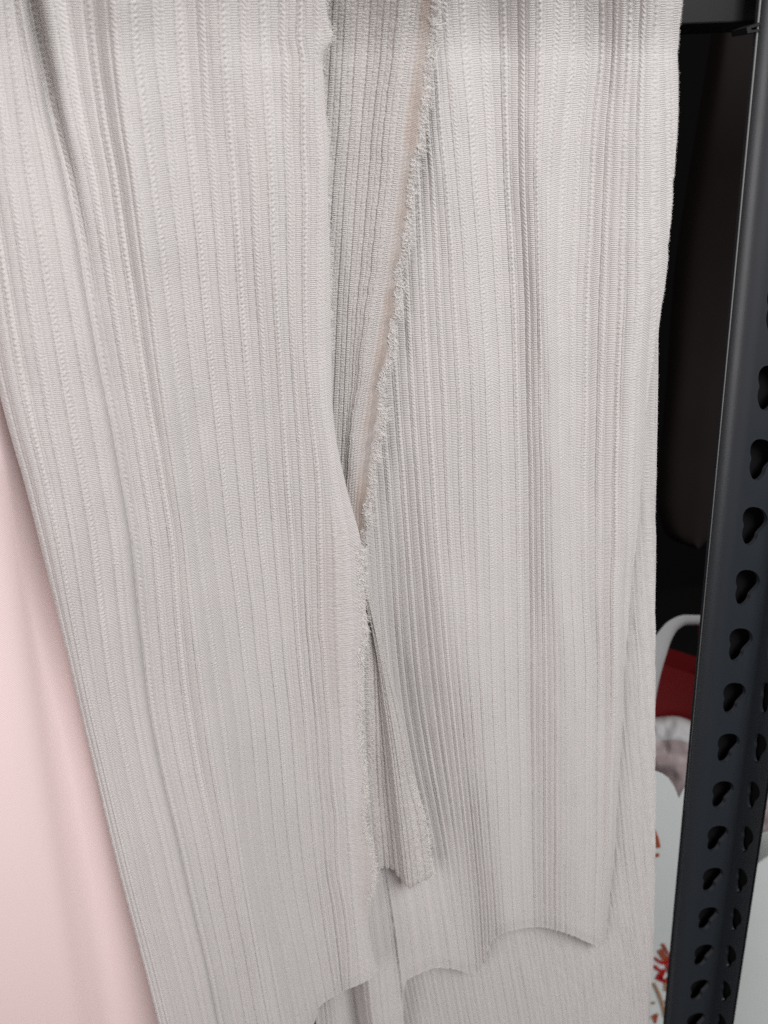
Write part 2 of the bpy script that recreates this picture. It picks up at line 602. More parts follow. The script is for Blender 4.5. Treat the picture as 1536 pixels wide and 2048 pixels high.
def selvA(S, Y, v):
    e = 19.0
    low = sstep(980, 1080, Y)
    w = sstep(17.55, 17.75, S) * (0.35 + 0.65 * low) * sstep(e - 1.5, e - 1.4, S)
    f = (S - 17.5)
    r = -0.34 * g(f - 0.33, 0.03) - 0.22 * g(f - 0.62, 0.02) * (0.6 + 0.4 * vnoise(v / 0.9, 31)) + 0.10 * vnoise2(S * 14, v / 0.5, 32) + 0.28 * sstep(0.7, 0.9, f)
    r = r + 0.18 * g(f - 0.48, 0.06) * (0.5 + 0.5 * vnoise(v / 0.8, 33))
    return w, r


def tintA(S, Y):
    return 0.24 * g(S - 17.7, 0.45) * sstep(1000, 1120, Y) * (1 - sstep(1350, 1500, Y)) + 0.25 * sstep(18.0, 18.6, S) * sstep(1600, 1680, Y) * (1 - sstep(1780, 1850, Y))


tA = thing('ribbed_fabric', 'front length of cream ribbed fabric, its left edge lying over the pink cloth', 'fabric',
           upt(480, 1900, 0.24), 'lengths of ribbed fabric hanging together')
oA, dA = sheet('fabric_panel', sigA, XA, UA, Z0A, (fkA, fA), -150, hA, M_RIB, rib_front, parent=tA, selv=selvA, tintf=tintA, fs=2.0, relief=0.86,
               over=lambda q: 1.5 + 4.0 * sstep(6, 13, q))

# ---- right length (C) with its turned-over edge (B) and turned corner (E) ----
YC = [-150, 0, 370, 700, 1050, 1410, 1700, 1880, 2160]


def tabc(*vals):
    return crs(list(zip(YC, vals)))


edgeC = [(-160, 1377), (-100, 1373), (0, 1365), (70, 1359), (150, 1357), (230, 1356), (320, 1350), (400, 1343), (500, 1336), (600, 1324),
         (680, 1311), (760, 1300), (880, 1290), (960, 1282), (1080, 1272), (1200, 1260), (1350, 1250), (1500, 1242), (1607, 1235),
         (1748, 1226), (1870, 1213), (1900, 1210), (2000, 1200), (2160, 1185)]
sigC = [-20, -16, -13, -10, -7, -4, 0, 6, 8.2]
XC = [tabc(420, 430, 450, 480, 510, 550, 590, 615, 640),
      tabc(500, 510, 540, 570, 600, 642, 675, 692, 730),
      tabc(590, 600, 630, 660, 690, 727, 757, 783, 812),
      tabc(693, 700, 728, 750, 775, 806, 862, 893, 925),
      tabc(800, 808, 828, 845, 866, 898, 932, 948, 970),
      tabc(872, 882, 914, 938, 948, 962, 980, 993, 1008),
      tabc(1033, 1035, 1040, 1052, 1058, 1063, 1066, 1070, 1078),
      tabc(1222, 1226, 1206, 1195, 1190, 1196, 1193, 1188, 1180),
      crs(edgeC)]
UC = [const(s + 40.43) for s in sigC]
UC[-1] = tabc(*[40.43 + q for q in (11.4, 11.2, 10.4, 9.3, 8.6, 7.9, 7.5, 7.3, 7.2)])
Z0C = [const(c) for c in (0.2595, 0.2605, 0.2615, 0.2622, 0.263, 0.264, 0.267, 0.272, 0.2745)]
fkC = [-20, -17, -16, -15, -13, -10, -7, -4.5, -2.8, -1.6, -0.4, 1.0, 2.4, 4.2, 5.4, 6.6, 7.6, 8.2]
fC = [tabc(0, 0, 0, 0, 0, 0, 0, 0, 0),
      tabc(0, 0, 0, 0, 0, 0, -1, -1.5, -1.5),
      tabc(0, 0, 0, 0, 0, 0, -2.5, -7.0, -8.0),
      tabc(0, 0, 0, 0, 0, 0, 0, 1.5, 1.5),
      tabc(0, 0, 0, 0, 0, 0, 0, .3, .3),
      tabc(0, 0, 0, -.4, -2.0, -4.2, -2.6, -.8, -.6),
      tabc(.2, .2, .2, .2, .4, .5, -1.2, -1.8, -1.8),
      tabc(1.0, 1.0, 1.0, .8, .4, 1.4, 1.0, .4, .4),
      tabc(.6, .4, .2, .2, .2, .8, 1.7, 2.2, 2.2),
      tabc(-.6, -.8, -.8, -.8, -.8, -.6, .4, 1.2, 1.2),
      tabc(.0, -.2, -.4, -.6, -.8, -1.4, -1.6, -1.6, -1.6),
      tabc(1.0, .8, .8, .8, .5, -.2, -.8, -1.2, -1.4),
      tabc(.8, .6, .8, 1.2, 1.1, .9, .6, .4, .2),
      tabc(-.8, -1.0, -1.0, -.8, -.4, .4, .9, .9, .8),
      tabc(-1.0, -1.2, -.9, -.8, -.6, -.4, .0, .6, .7),
      tabc(.2, .2, .4, .2, .0, -.6, -.5, .0, .2),
      tabc(.2, .3, .6, .8, .4, -.2, -.4, -.4, -.3),
      tabc(-2.2, -2.2, -2.0, -1.8, -2.0, -2.2, -2.4, -2.4, -2.4)]
hemC_px = [(560, 2200), (700, 2190), (790, 2180), (806, 2090), (809, 1985), (813, 1962), (827, 1953), (847, 1943), (870, 1936), (900, 1937), (937, 1947),
           (955, 1944), (972, 1918), (979, 1893), (1000, 1871), (1019, 1863), (1045, 1857), (1077, 1854), (1112, 1861), (1139, 1871),
           (1171, 1885), (1198, 1894), (1212, 1888)]
hC = hem_fn(hemC_px, sigC, XC)
tC = thing('ribbed_fabric', 'cream ribbed fabric length with a turned-over edge and tan frayed selvage', 'fabric',
           upt(1000, 1900, 0.265), 'lengths of ribbed fabric hanging together')
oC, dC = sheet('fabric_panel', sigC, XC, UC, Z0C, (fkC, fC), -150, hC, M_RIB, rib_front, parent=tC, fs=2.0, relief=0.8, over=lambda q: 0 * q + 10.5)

# turned-over edge (reverse side out)
edgeB = [(-160, 884), (0, 877), (60, 876), (110, 870), (180, 862), (250, 855), (290, 850), (330, 838), (400, 830), (480, 820), (540, 808),
         (600, 805), (640, 798), (700, 793), (730, 783), (770, 772), (830, 770), (880, 766), (930, 755), (990, 748), (1030, 742), (1070, 736),
         (1130, 732), (1200, 726)]
sigB = [0, 4, 7.5, 9]
YB = [-150, 0, 230, 500, 733, 867, 1000, 1200]


def tabb(*vals):
    return crs(list(zip(YB, vals)))


eB = crs(edgeB)
XB = [tabb(648, 640, 630, 612, 597, 588, 583, 575),
      tabb(752, 742, 725, 703, 690, 684, 679, 670),
      tabb(848, 836, 809, 777, 741, 720, 708, 698),
      lambda y: eB(y) - 3 + 4.0 * vnoise(np.asarray(y) / 19.0, 41) + 3.0 * vnoise(np.asarray(y) / 8.0, 42)]
UB = [const(60.43 - s) for s in sigB]
Z0B = [const(0.2592), const(0.2580), const(0.2570), const(0.2568)]
fkB = [0, 2, 4, 5.5, 6.8, 7.6, 8.3, 9]
fB = [tabb(0, 0, 0, 0, 0, 0, 0, 0),
      tabb(.3, .3, .2, 0, -.3, -.4, -.4, 0),
      tabb(-.4, -.4, -.3, -.2, -.3, -.5, -.6, -.6),
      tabb(.3, .3, .2, .1, -.1, -.2, -.2, -.2),
      tabb(.5, .5, .5, .5, .3, .2, .2, .2),
      tabb(.4, .4, .5, .3, .2, .2, .2, .2),
      tabb(.3, .3, .3, .1, .0, -.1, -.1, -.1),
      tabb(-.5, -.5, -.5, -.6, -.7, -.8, -.8, -.8)]


def selvB(S, Y, v):
    w = sstep(6.9, 7.1, S)
    r = -0.34 * g(S - 7.05, 0.04) * (0.5 + 0.5 * np.cos(2 * np.pi * v / 1.3 + 2 * vnoise(v / 5, 51))) - 0.36 * g(S - 7.42, 0.035) * (0.7 + 0.3 * np.cos(2 * np.pi * v / 0.9)) \
        - 0.30 * g(S - 7.72, 0.03) - 0.12 * g(S - 8.05, 0.025) + 0.06 * vnoise2(S * 14, v / 0.4, 52) + 0.22 * sstep(8.45, 8.8, S) * (0.6 + 0.4 * vnoise2(S * 9, v / 0.5, 53))
    r = r - 0.6 * g(S - 6.75, 0.07) * sstep(0.72, 0.95, vnoise(v / 1.6, 54))
    return w, r


def tintB(S, Y):
    return np.clip(0.9 * sstep(7.5, 7.9, S) * (1 - sstep(8.45, 8.65, S)) * (0.75 + 0.25 * vnoise(Y / 40.0, 55)) + 0.35 * sstep(850, 1050, Y) * sstep(4, 7, S), 0, 1)


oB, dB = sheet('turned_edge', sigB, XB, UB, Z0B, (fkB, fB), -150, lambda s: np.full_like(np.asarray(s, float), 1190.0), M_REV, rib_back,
               ncol_per=22, parent=tC, selv=selvB, tintf=tintB, relief=1.25, over=lambda q: 0 * q + 10.5)
oB['label'] = 'turned edge showing the duller reverse with a tan selvage'

# turned corner
edgeE = [(1080, 712), (1140, 727), (1187, 741), (1233, 753), (1300, 768), (1400, 793), (1493, 814), (1560, 827), (1597, 839), (1620, 848),
         (1660, 857), (1700, 862), (1750, 868), (1800, 872)]
YE = [1080, 1250, 1417, 1512, 1640, 1740, 1800]


def tabe(*vals):
    return crs(list(zip(YE, vals)))


sigE = [0, 2, 5, 7.5, 10]
eE = crs(edgeE)
XE = [tabe(640, 655, 670, 680, 700, 716, 726), tabe(690, 730, 738, 741, 750, 760, 766), tabe(700, 742, 766, 776, 788, 799, 806),
      tabe(706, 748, 779, 795, 812, 824, 831), lambda y: eE(y) + 1.5 * vnoise(np.asarray(y) / 7.0, 61) * sstep(1540, 1600, np.asarray(y))]
UE = [const(80 - s * 0.62) for s in sigE]
Z0E = [const(0.2562), const(0.2560), const(0.2556), const(0.2554), const(0.2562)]
fkE = [0, 1.5, 3, 4.5, 5.8, 7, 8.6, 10]
fE = [tabe(0, 0, 0, 0, 0, 0, 0), tabe(.2, .2, .2, .2, .4, .4, .4), tabe(-.4, -.6, -1.2, -1.4, -1.6, -1.6, -1.6), tabe(-.4, -.6, -1.4, -1.6, -1.0, -.4, -.4),
      tabe(.3, .4, .3, .6, 1.2, 1.8, 1.8), tabe(.5, .6, 1.0, 1.4, 1.6, 1.8, 1.8), tabe(0, 0, 0, .2, .6, .8, .8), tabe(-1.4, -1.4, -1.8, -1.8, -1.4, -1, -1)]
hemE_px = [(700, 1748), (752, 1741), (763, 1737), (776, 1736), (786, 1740), (797, 1752), (810, 1768), (823, 1778), (832, 1771), (847, 1765), (868, 1750)]
hE = hem_fn(hemE_px, sigE, XE)
oE, dE = sheet('turned_corner', sigE, XE, UE, Z0E, (fkE, fE), 1080, hE, M_REV, rib_back, parent=tC, dv=0.34, relief=1.9, fs=1.3,
               tintf=lambda S, Y: 0.12 * sstep(1.5, 2.5, S) * (1 - sstep(4.5, 6, S)))
oE['label'] = 'folded corner with its reverse side out'

# ---- rear length (D) ----------------------------------------------------------
YD = [500, 700, 1000, 1200, 1500, 1767, 1900, 2048, 2300]


def tabd(*vals):
    return crs(list(zip(YD, vals)))


edgeD = [(480, 1316), (560, 1318), (620, 1322), (660, 1319), (720, 1318), (800, 1316), (900, 1314), (1100, 1312), (1300, 1311), (1500, 1311), (1700, 1311), (1850, 1309),
         (1950, 1306), (2048, 1300), (2300, 1285)]
sigD = [-4, 0, 10.5, 24.5, 27]
XD = [tabd(500, 520, 560, 590, 640, 690, 712, 742, 800), tabd(590, 610, 650, 680, 725, 770, 792, 820, 870), tabd(820, 830, 855, 880, 930, 980, 1003, 1030, 1076),
      tabd(1178, 1188, 1203, 1215, 1238, 1266, 1283, 1296, 1280), crs(edgeD)]
UD = [const(s + 100.43) for s in sigD]
UD[-1] = tabd(*[100.43 + 24.5 + q for q in (6.0, 5.9, 5.6, 5.0, 3.7, 2.3, 1.4, .4, .3)])
Z0D = [const(0.270), const(0.271), const(0.274), tabd(.280, .281, .2825, .283, .284, .284, .284, .284, .284), tabd(.280, .282, .284, .285, .286, .286, .286, .286, .286)]
fkD = [-4, 4, 8, 12, 16, 20, 23, 25.5, 26.4, 27]
fD = [const(0), const(0), const(.6), const(-.6), const(.6), const(-.4), const(.4), const(.3), const(-.4), const(-2.2)]
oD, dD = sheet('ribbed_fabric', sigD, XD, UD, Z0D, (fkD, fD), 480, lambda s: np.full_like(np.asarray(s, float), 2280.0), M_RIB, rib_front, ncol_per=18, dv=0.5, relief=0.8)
tag(oD, 'flat cream ribbed fabric length hanging behind the others, lowest under the wavy hems', 'fabric', 'lengths of ribbed fabric hanging together')


# ---- frayed threads -----------------------------------------------------------
def fringe(name, d, side, y0, y1, n, lmin, lmax, rad, parent, hemward=0.0, curl=1.0, inset=0.0006, clump=None, mat=None, col=None):
    P, dc, dr, nn, Y = d['P'], d['dc'], d['dr'], d['n'], d['Y']
    c = (P.shape[1] - 1 if side > 0 else 0) if col is None else col
    rows = np.where((Y[:, c] > y0) & (Y[:, c] < y1))[0]
    st = []
    for i in range(n):
        r = int(rng.choice(rows))
        if clump is not None and rng.uniform() > clump(Y[r, c]):
            continue
        o = P[r, c]
        ic = c - side * 8 if side else c
        out = (P[r, c] - P[r, ic])
        out = out / (np.linalg.norm(out) + 1e-12)
        dn = dr[r, c] / np.linalg.norm(dr[r, c])
        nv = nn[r, ic]
        out = out - nv * np.dot(out, nv)
        out /= np.linalg.norm(out)
        L = (lmin + (lmax - lmin) * rng.beta(1.2, 3.0)) / 1000
        a = rng.normal(0, 0.45) + hemward
        d0 = out * math.cos(a) + dn * math.sin(a) + nv * rng.normal(0.05, 0.22)
        d0 /= np.linalg.norm(d0)
        b = rng.normal(0, 1.0) * curl
        ax = nv
        pts = []
        p = o - out * inset * rng.uniform(0.1, 2.0) + nv * 0.00015
        k = 6
        dcur = d0
        for q in range(k):
            pts.append(p)
            p = p + dcur * L / (k - 1)
            dcur = dcur + np.cross(ax, dcur) * b * 0.35 + nv * rng.normal(0, 0.12) * curl
            dcur /= np.linalg.norm(dcur)
        st.append((np.array(pts), rad / 1000 * rng.uniform(0.7, 1.3), rad / 1000 * 0.5))
    return tubes(name, st, mat or M_THREAD, parent)


cl = lambda y: 0.45 + 0.55 * (0.5 + 0.5 * math.sin(y / 9.0 + 2.5 * math.sin(y / 47.0))) ** 2
fringe('fringe', dB, 1, -140, 1150, 3000, 0.7, 4.6, 0.085, oB, hemward=0.25, curl=0.9, inset=0.0012, clump=cl)
fringe('fringe', dE, 1, 1545, 1756, 620, 0.6, 3.6, 0.08, oE, hemward=0.2, curl=1.0, inset=0.001, clump=cl)
fringe('fringe', dA, 1, 1085, 1800, 2400, 0.6, 3.8, 0.08, tA, hemward=0.2, curl=1.2, inset=0.0012, clump=cl)
fringe('upper_fringe', dA, 1, -60, 700, 1700, 0.4, 2.4, 0.06, tA, hemward=0.2, curl=1.0, inset=0.0006, clump=cl)
fringe('fuzz', dC, 1, -140, 700, 900, 0.25, 0.8, 0.022, tC, curl=1.6, inset=0.0002)
fringe('fuzz', dD, 1, 620, 1900, 700, 0.25, 0.7, 0.022, oD, curl=1.6, inset=0.0002)


# ---- pink cloth -----------------------------------------------------------------
sigG = [0, 60, 90, 110, 130, 170]
YG = [200, 830, 1230, 1620, 2048, 2300]


def tabg(*vals):
    return crs(list(zip(YG, vals)))


ncol, nrow = 260, 360
s1 = np.linspace(0, 170, ncol)
Yg = np.broadcast_to(np.linspace(300, 2300, nrow)[:, None], (nrow, ncol))
Sg = np.broadcast_to(s1, (nrow, ncol))
xg = grid_field([0, 60, 100, 170], [tabg(-420, -380, -350, -320, -290, -270), tabg(-150, -60, -10, 40, 90, 120), tabg(20, 60, 110, 170, 240, 280), tabg(400, 430, 450, 480, 520, 540)],
                Sg.reshape(-1), Yg.reshape(-1))
# folds follow lines slanting like the front edge
xc = Sg - 0.0
fold = grid_field([0, 40, 62, 76, 86, 95, 108, 130, 170],
                  [tabg(0, 0, 0, 0, 0, 0), tabg(0, 2, 2, 2, 2, 2), tabg(1, 4, 5, 5.0, 4, 4), tabg(2, 2, 3.5, 4.5, 5, 5), tabg(0, -2, -1, .5, 1.5, 1.5), tabg(-1, -4, -3.0, -2.2, -2.5, -2.5),
                   tabg(0, -4, -2, -1.2, -1, -1), tabg(-12, -13, -13, -13, -13, -13), tabg(-38, -40, -42, -44, -46, -46)],
                  Sg.reshape(-1), Yg.reshape(-1)) / 1000
fold = np.where(fold > -0.008, fold * 0.6, fold + 0.0032)
zg = vz(0.215 + 0.022 * sstep(10, 120, Sg.reshape(-1)) + 0.03 * (1 - sstep(450, 950, Yg.reshape(-1))) - 0.022 * sstep(900, 2100, Yg.reshape(-1)), Yg.reshape(-1)) - fold
Pg = unp(xg, Yg.reshape(-1), zg).reshape(nrow, ncol, 3)
vg = np.concatenate([np.zeros((1, ncol)), np.cumsum(np.linalg.norm(np.diff(Pg, axis=0), axis=2), axis=0)]) * 1000
ug = np.concatenate([np.zeros((nrow, 1)), np.cumsum(np.linalg.norm(np.diff(Pg, axis=1), axis=2), axis=1)], 1) * 1000
oG = grid_mesh('pink_fabric', Pg, M_PINK, np.stack([ug, vg], -1))
tag(oG, 'smooth pale pink satin cloth hanging behind the left edge of the front ribbed length', 'fabric')


# ------------------------------------------------------------------ rack
BETA = math.radians(20)
BD = np.array([math.cos(BETA), math.sin(BETA), 0])      # along the beam, to the right
BN = np.array([math.sin(BETA), -math.cos(BETA), 0])     # towards the viewer
ZUP = np.array([0, 0, 1.0])
rack = thing('shelf_rack', 'black metal shelf rack with a post punched with keyhole slots', 'rack', upt(1380, 2048, 0.296))


def project(p):
    d = np.asarray(p) - CAM
    z = d @ FWD
    return 768 + F_PX * (d @ RGT) / z, 1024 - F_PX * (d @ UPV) / z


corner = upt(1480, 1590, 0.296)
corner_xy = np.array([corner[0], corner[1], 0])


def solve_w(direction, target_px, row_py=1590):
    lo, hi = 0.002, 0.09
    for _ in range(50):
        mid = (lo + hi) / 2
        p = np.array([corner[0], corner[1], 0]) + direction * mid
        # find height where it projects on the row
        zl, zh = 0.0, 1.4
        for _ in range(50):
            zm = (zl + zh) / 2
            px, py = project(np.array([p[0], p[1], zm]))
            if py > row_py:
                zl = zm
            else:
                zh = zm
        if abs(px - 1480) < abs(target_px - 1480):
            lo = mid
        else:
            hi = mid
    return lo


W1 = solve_w(-BD, 1393)
W2 = solve_w(BN, 1531)
print('flanges', W1, W2)


def height_at(p_xy, row_py):
    zl, zh = -1.0, 1.5
    for _ in range(60):
        zm = (zl + zh) / 2
        if project(np.array([p_xy[0], p_xy[1], zm]))[1] > row_py:
            zl = zm
        else:
            zh = zm
    return zm


mid1 = corner_xy - BD * W1 * 0.55
rows_px = [790, 930, 1057, 1175, 1290, 1397, 1495, 1590, 1680, 1765, 1843, 1920, 1988]
hz = np.array([height_at(mid1, y) for y in rows_px])
PITCH_H = -np.polyfit(np.arange(len(hz)), hz, 1)[0]
H0 = np.polyfit(np.arange(len(hz)), hz, 1)[1]
print('hole pitch', PITCH_H, 'first', H0, 'resid', hz - (H0 - PITCH_H * np.arange(len(hz))))

KEY = np.array([(-.42, .62), (-.26, .84), (0.0, .88), (.30, .76), (.50, .46), (.52, .12), (.36, -.16), (.24, -.36), (.18, -.66), (.0, -.90),
                (-.24, -.84), (-.38, -.50), (-.40, -.20), (-.37, .02), (-.44, .30)])
# smooth the outline
kk = np.concatenate([KEY, KEY[:1]])
KS = []
nK = len(KEY)
for i in range(nK):
    p0, p1, p2, p3 = KEY[i - 1], KEY[i], KEY[(i + 1) % nK], KEY[(i + 2) % nK]
    for tt in (0, 0.33, 0.66):
        KS.append(0.5 * ((2 * p1) + (-p0 + p2) * tt + (2 * p0 - 5 * p1 + 4 * p2 - p3) * tt ** 2 + (-p0 + 3 * p1 - 3 * p2 + p3) * tt ** 3))
KS = np.array(KS)


def flange(origin_xy, direction, normal, w, u_c, hole_w, hole_h, flip, n_lo, n_hi, thick=0.0016, slopes=0.0):
    """perforated strip from u=0 (corner) to u=w; returns verts, faces"""
    V, Fc = [], []

    def add(p):
        V.append(p)
        return len(V) - 1

    def pos(u, z, off):
        return np.array([origin_xy[0], origin_xy[1], z]) + direction * u + normal * off

    for k in range(n_lo, n_hi):
        zc = H0 - PITCH_H * k
        z0, z1 = zc - PITCH_H / 2, zc + PITCH_H / 2
        kx = KS[:, 0] * (-1 if flip else 1) * hole_w + u_c
        ky = KS[:, 1] * hole_h + zc + slopes * (kx - u_c)
        n = len(kx)
        # outer rectangle point along the same ray
        ox, oy = [], []
        for x, y in zip(kx, ky):
            dx, dy = x - u_c, y - zc
            sx = ((w - u_c) / dx) if dx > 1e-9 else ((0 - u_c) / dx if dx < -1e-9 else 1e9)
            sy = (PITCH_H / 2 / abs(dy)) if abs(dy) > 1e-9 else 1e9
            sc = min(sx, sy)
            ox.append(u_c + dx * sc)
            oy.append(zc + dy * sc)
        # pull nearest rectangle corners in
        ox, oy = np.array(ox), np.array(oy)
        for cx, cy in ((0, z0), (w, z0), (0, z1), (w, z1)):
            j = int(np.argmin((ox - cx) ** 2 + (oy - cy) ** 2))
            ox[j], oy[j] = cx, cy
        fi = [add(pos(x, y, 0)) for x, y in zip(kx, ky)]
        fo = [add(pos(x, y, 0)) for x, y in zip(ox, oy)]
        bi = [add(pos(x, y, -thick)) for x, y in zip(kx, ky)]
        bo = [add(pos(x, y, -thick)) for x, y in zip(ox, oy)]
        for i in range(n):
            j = (i + 1) % n
            Fc.append((fi[i], fi[j], fo[j], fo[i]))
            Fc.append((bi[i], bo[i], bo[j], bi[j]))
            Fc.append((fi[i], bi[i], bi[j], fi[j]))
    return V, Fc


N_LO, N_HI = -8, 20
zt, zb = H0 - PITCH_H * (N_LO - 0.5), H0 - PITCH_H * (N_HI - 0.5)
postV, postF = [], []


def padd(V, Fc):
    b = len(postV)
    postV.extend(V)
    postF.extend([tuple(i + b for i in f) for f in Fc])


hh_ = PITCH_H * 0.335


def row_shear(p_xy, d):
    p = np.array([p_xy[0], p_xy[1], height_at(p_xy, 1400)])
    a, b, c = project(p), project(p + d * 0.01), project(p + ZUP * 0.01)
    return -(b[1] - a[1]) / (c[1] - a[1])


SH1 = row_shear(mid1, -BD) * 0.75
SH2 = row_shear(corner_xy + BN * W2 * 0.5, BN) * 0.6
LIP = 0.0075   # rolled left lip
w1f = W1 - LIP
padd(*flange(corner_xy, -BD, BN, w1f, W1 * 0.43, W1 * 0.50, hh_, True, N_LO, N_HI, slopes=SH1))
padd(*flange(corner_xy, BN, -BD, W2, W2 * 0.50, W2 * 0.52, hh_, False, N_LO, N_HI, slopes=SH2))
# rolled lip along the left edge
prof = []
o_ = corner_xy - BD * w1f
for i in range(25):
    a = math.radians(80) * i / 24
    R_ = LIP * 0.98
    prof.append((-BD * (R_ * math.sin(a)) - BN * (R_ * (1 - math.cos(a)))))
tip = prof[-1]
inner = [p - BN * 0.0014 for p in prof]
loop = [o_ + p for p in prof] + [o_ + p for p in inner[::-1]]
n = len(loop)
V = [np.array([p[0], p[1], zt]) for p in loop] + [np.array([p[0], p[1], zb]) for p in loop]
Fc = [(i, (i + 1) % n, n + (i + 1) % n, n + i) for i in range(n)]
padd(V, Fc)
# plain inner angle that backs the slots
lv = []
io = corner_xy - BN * 0.006 - BD * 0.001
for z in (zt, zb):
    for d_ in (-BD * (w1f - 0.002) , np.zeros(3), BN * (W2 + 0.003)):
        p = io + (d_ if d_ is not None else 0)
        lv.append(np.array([p[0] + BD[0] * 0.005, p[1] + BD[1] * 0.005, z]))
inner_o = link_mesh('inner_angle', lv, [(0, 1, 4, 3), (1, 2, 5, 4)], M_INNER, rack, smooth=False)
# pale strip added as a painted highlight along the lip, tapering out downwards
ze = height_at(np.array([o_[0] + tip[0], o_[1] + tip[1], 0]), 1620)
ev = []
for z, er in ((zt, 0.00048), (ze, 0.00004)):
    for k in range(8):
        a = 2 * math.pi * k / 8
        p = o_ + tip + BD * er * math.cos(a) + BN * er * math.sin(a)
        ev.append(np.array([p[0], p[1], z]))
link_mesh('lip_highlight', ev, [(k, (k + 1) % 8, 8 + (k + 1) % 8, 8 + k) for k in range(8)], M_EDGE, rack)
post_o = link_mesh('post', postV, postF, M_POST, rack, smooth=False)


def box(p0, ax, ay, az):
    """box from corner p0 along three vectors"""
    p = [p0 + ax * i + ay * j + az * k for k in (0, 1) for j in (0, 1) for i in (0, 1)]
    f = [(0, 2, 3, 1), (4, 5, 7, 6), (0, 1, 5, 4), (2, 6, 7, 3), (0, 4, 6, 2), (1, 3, 7, 5)]
    return p, f


def bevel(o, w=0.0008, seg=2):
    m = o.modifiers.new('bevel', 'BEVEL')
    m.width = w
    m.segments = seg
    m.limit_method = 'ANGLE'


# beam: lower edge at row 48, passing behind the cloth
bl = upt(1420, 47, 0.292)
V, Fc = box(bl - BD * 0.050, BD * 0.30, -BN * 0.0016, ZUP * 0.045)
Vb, Fb = list(V), list(Fc)
# folded lower flange
V2, F2 = box(bl - BD * 0.050 - BN * 0.0017, BD * 0.30, -BN * 0.018, ZUP * 0.0016)
Fb += [tuple(i + 8 for i in f) for f in F2]
Vb += V2
beam = link_mesh('beam', Vb, Fb, M_BEAM, rack, smooth=False)
bevel(beam, 0.0005)
# little bent clip under the beam
c0 = upt(1496, 57, 0.288)
clipV, clipF = [], []
pr = [(0.0, 0.0), (0.012, 0.0016), (0.024, 0.0016), (0.024, 0.0030), (0.012, 0.0028), (0.0016, 0.0012), (0.0010, 0.0020), (0.006, 0.0034), (0.024, 0.0046), (0.024, 0.0056), (0.005, 0.0046), (-0.0006, 0.0024)]
pr = [(a, b * 0.62) for a, b in pr]
for off in (0, 0.006):
    for a, b in pr:
        clipV.append(c0 + BD * a + ZUP * (b - 0.0012) - BN * off)
n = len(pr)
clipF = [(i, (i + 1) % n, n + (i + 1) % n, n + i) for i in range(n)] + [tuple(range(n))[::-1], tuple(range(n, 2 * n))]
link_mesh('clip', clipV, clipF, M_BEAM, rack, smooth=False)
# shelf board carried on the beams, just above the picture
sb = upt(1420, -60, 0.292)


# ------------------------------------------------------------------ background things
wl = upt(768, 1024, 0.95)
wv = [np.array([-2.5, 1.05, -0.6]), np.array([2.5, 1.05, -0.6]), np.array([2.5, 1.05, 2.6]), np.array([-2.5, 1.05, 2.6])]
wo = link_mesh('back_wall', wv, [(0, 1, 2, 3)], M_WALL, smooth=False)
wo['kind'] = 'structure'
fv = [np.array([-2.5, -1.0, 0.55]), np.array([2.5, -1.0, 0.55]), np.array([2.5, 1.05, 0.55]), np.array([-2.5, 1.05, 0.55])]
fo = link_mesh('floor', fv, [(0, 1, 2, 3)], plain('dark_floor', (0.006, 0.006, 0.006), 0.8, 0.1, noise=0.5, nscale=8), smooth=False)
fo['kind'] = 'structure'


def relief_sheet(name, L, Rr, y0, y1, z0, depthf, mat, nr=80, nc=50, thick=0.02, parent=None):
    """soft closed body between two outline curves, bulging towards the viewer, with a back"""
    ys = np.linspace(y0, y1, nr)
    s = np.linspace(0, 1, nc)
    xl, xr = L(ys), Rr(ys)
    X = xl[:, None] * (1 - s) + xr[:, None] * s
    Yy = np.broadcast_to(ys[:, None], X.shape)
    Z = vz(z0, Yy) - depthf(s[None, :], (ys[:, None] - y0) / (y1 - y0))
    Pf = unp(X, Yy, Z)
    Pk = unp(X, Yy, vz(z0, Yy) + thick * (4 * s * (1 - s))[None, :])
    P = np.concatenate([Pf, Pk[:, ::-1]], axis=1)
    return grid_mesh(name, P, mat, None, None, parent)


Ld = crs([(-80, 1440), (48, 1425), (300, 1385), (512, 1352), (800, 1330), (950, 1318), (1040, 1322), (1075, 1338), (1090, 1365), (1098, 1395)])
Rd = crs([(-80, 1530), (48, 1525), (300, 1512), (512, 1488), (617, 1478), (783, 1452), (917, 1440), (1040, 1430), (1075, 1420), (1090, 1405), (1098, 1397)])
od = relief_sheet('dark_cloth', Ld, Rd, -80, 1098, 0.50,
                  lambda s, t: 0.014 * np.clip(4 * s * (1 - s), 0, 1) + 0.004 * np.sin(s * 7 + 1.5 * t + 0.6) * s, M_DARKCLOTH)
tag(od, 'dark brown hanging cloth with a rounded lower end, in the gap beside the post', 'cloth')


def prism_bag(outline, z0, mat, parent):
    """front panel cut to the outline, a lower back panel and a bottom"""
    dn = np.array([0, 0, -1.0])
    f = [upt(x, y, z0) for x, y in outline]
    for nm, off in (('front_panel', np.zeros(3)), ('back_panel', np.array([0.0, 0.045, 0]) + dn * 0.05)):
        q = [p + off for p in f]
        n = len(q)
        V = q + [p + np.array([0, 0.0008, 0]) for p in q]
        Fc = [tuple(range(n)), tuple(range(2 * n - 1, n - 1, -1))] + [(i, n + i, n + (i + 1) % n, (i + 1) % n) for i in range(n)]
        link_mesh(nm, V, Fc, mat, parent, smooth=False)


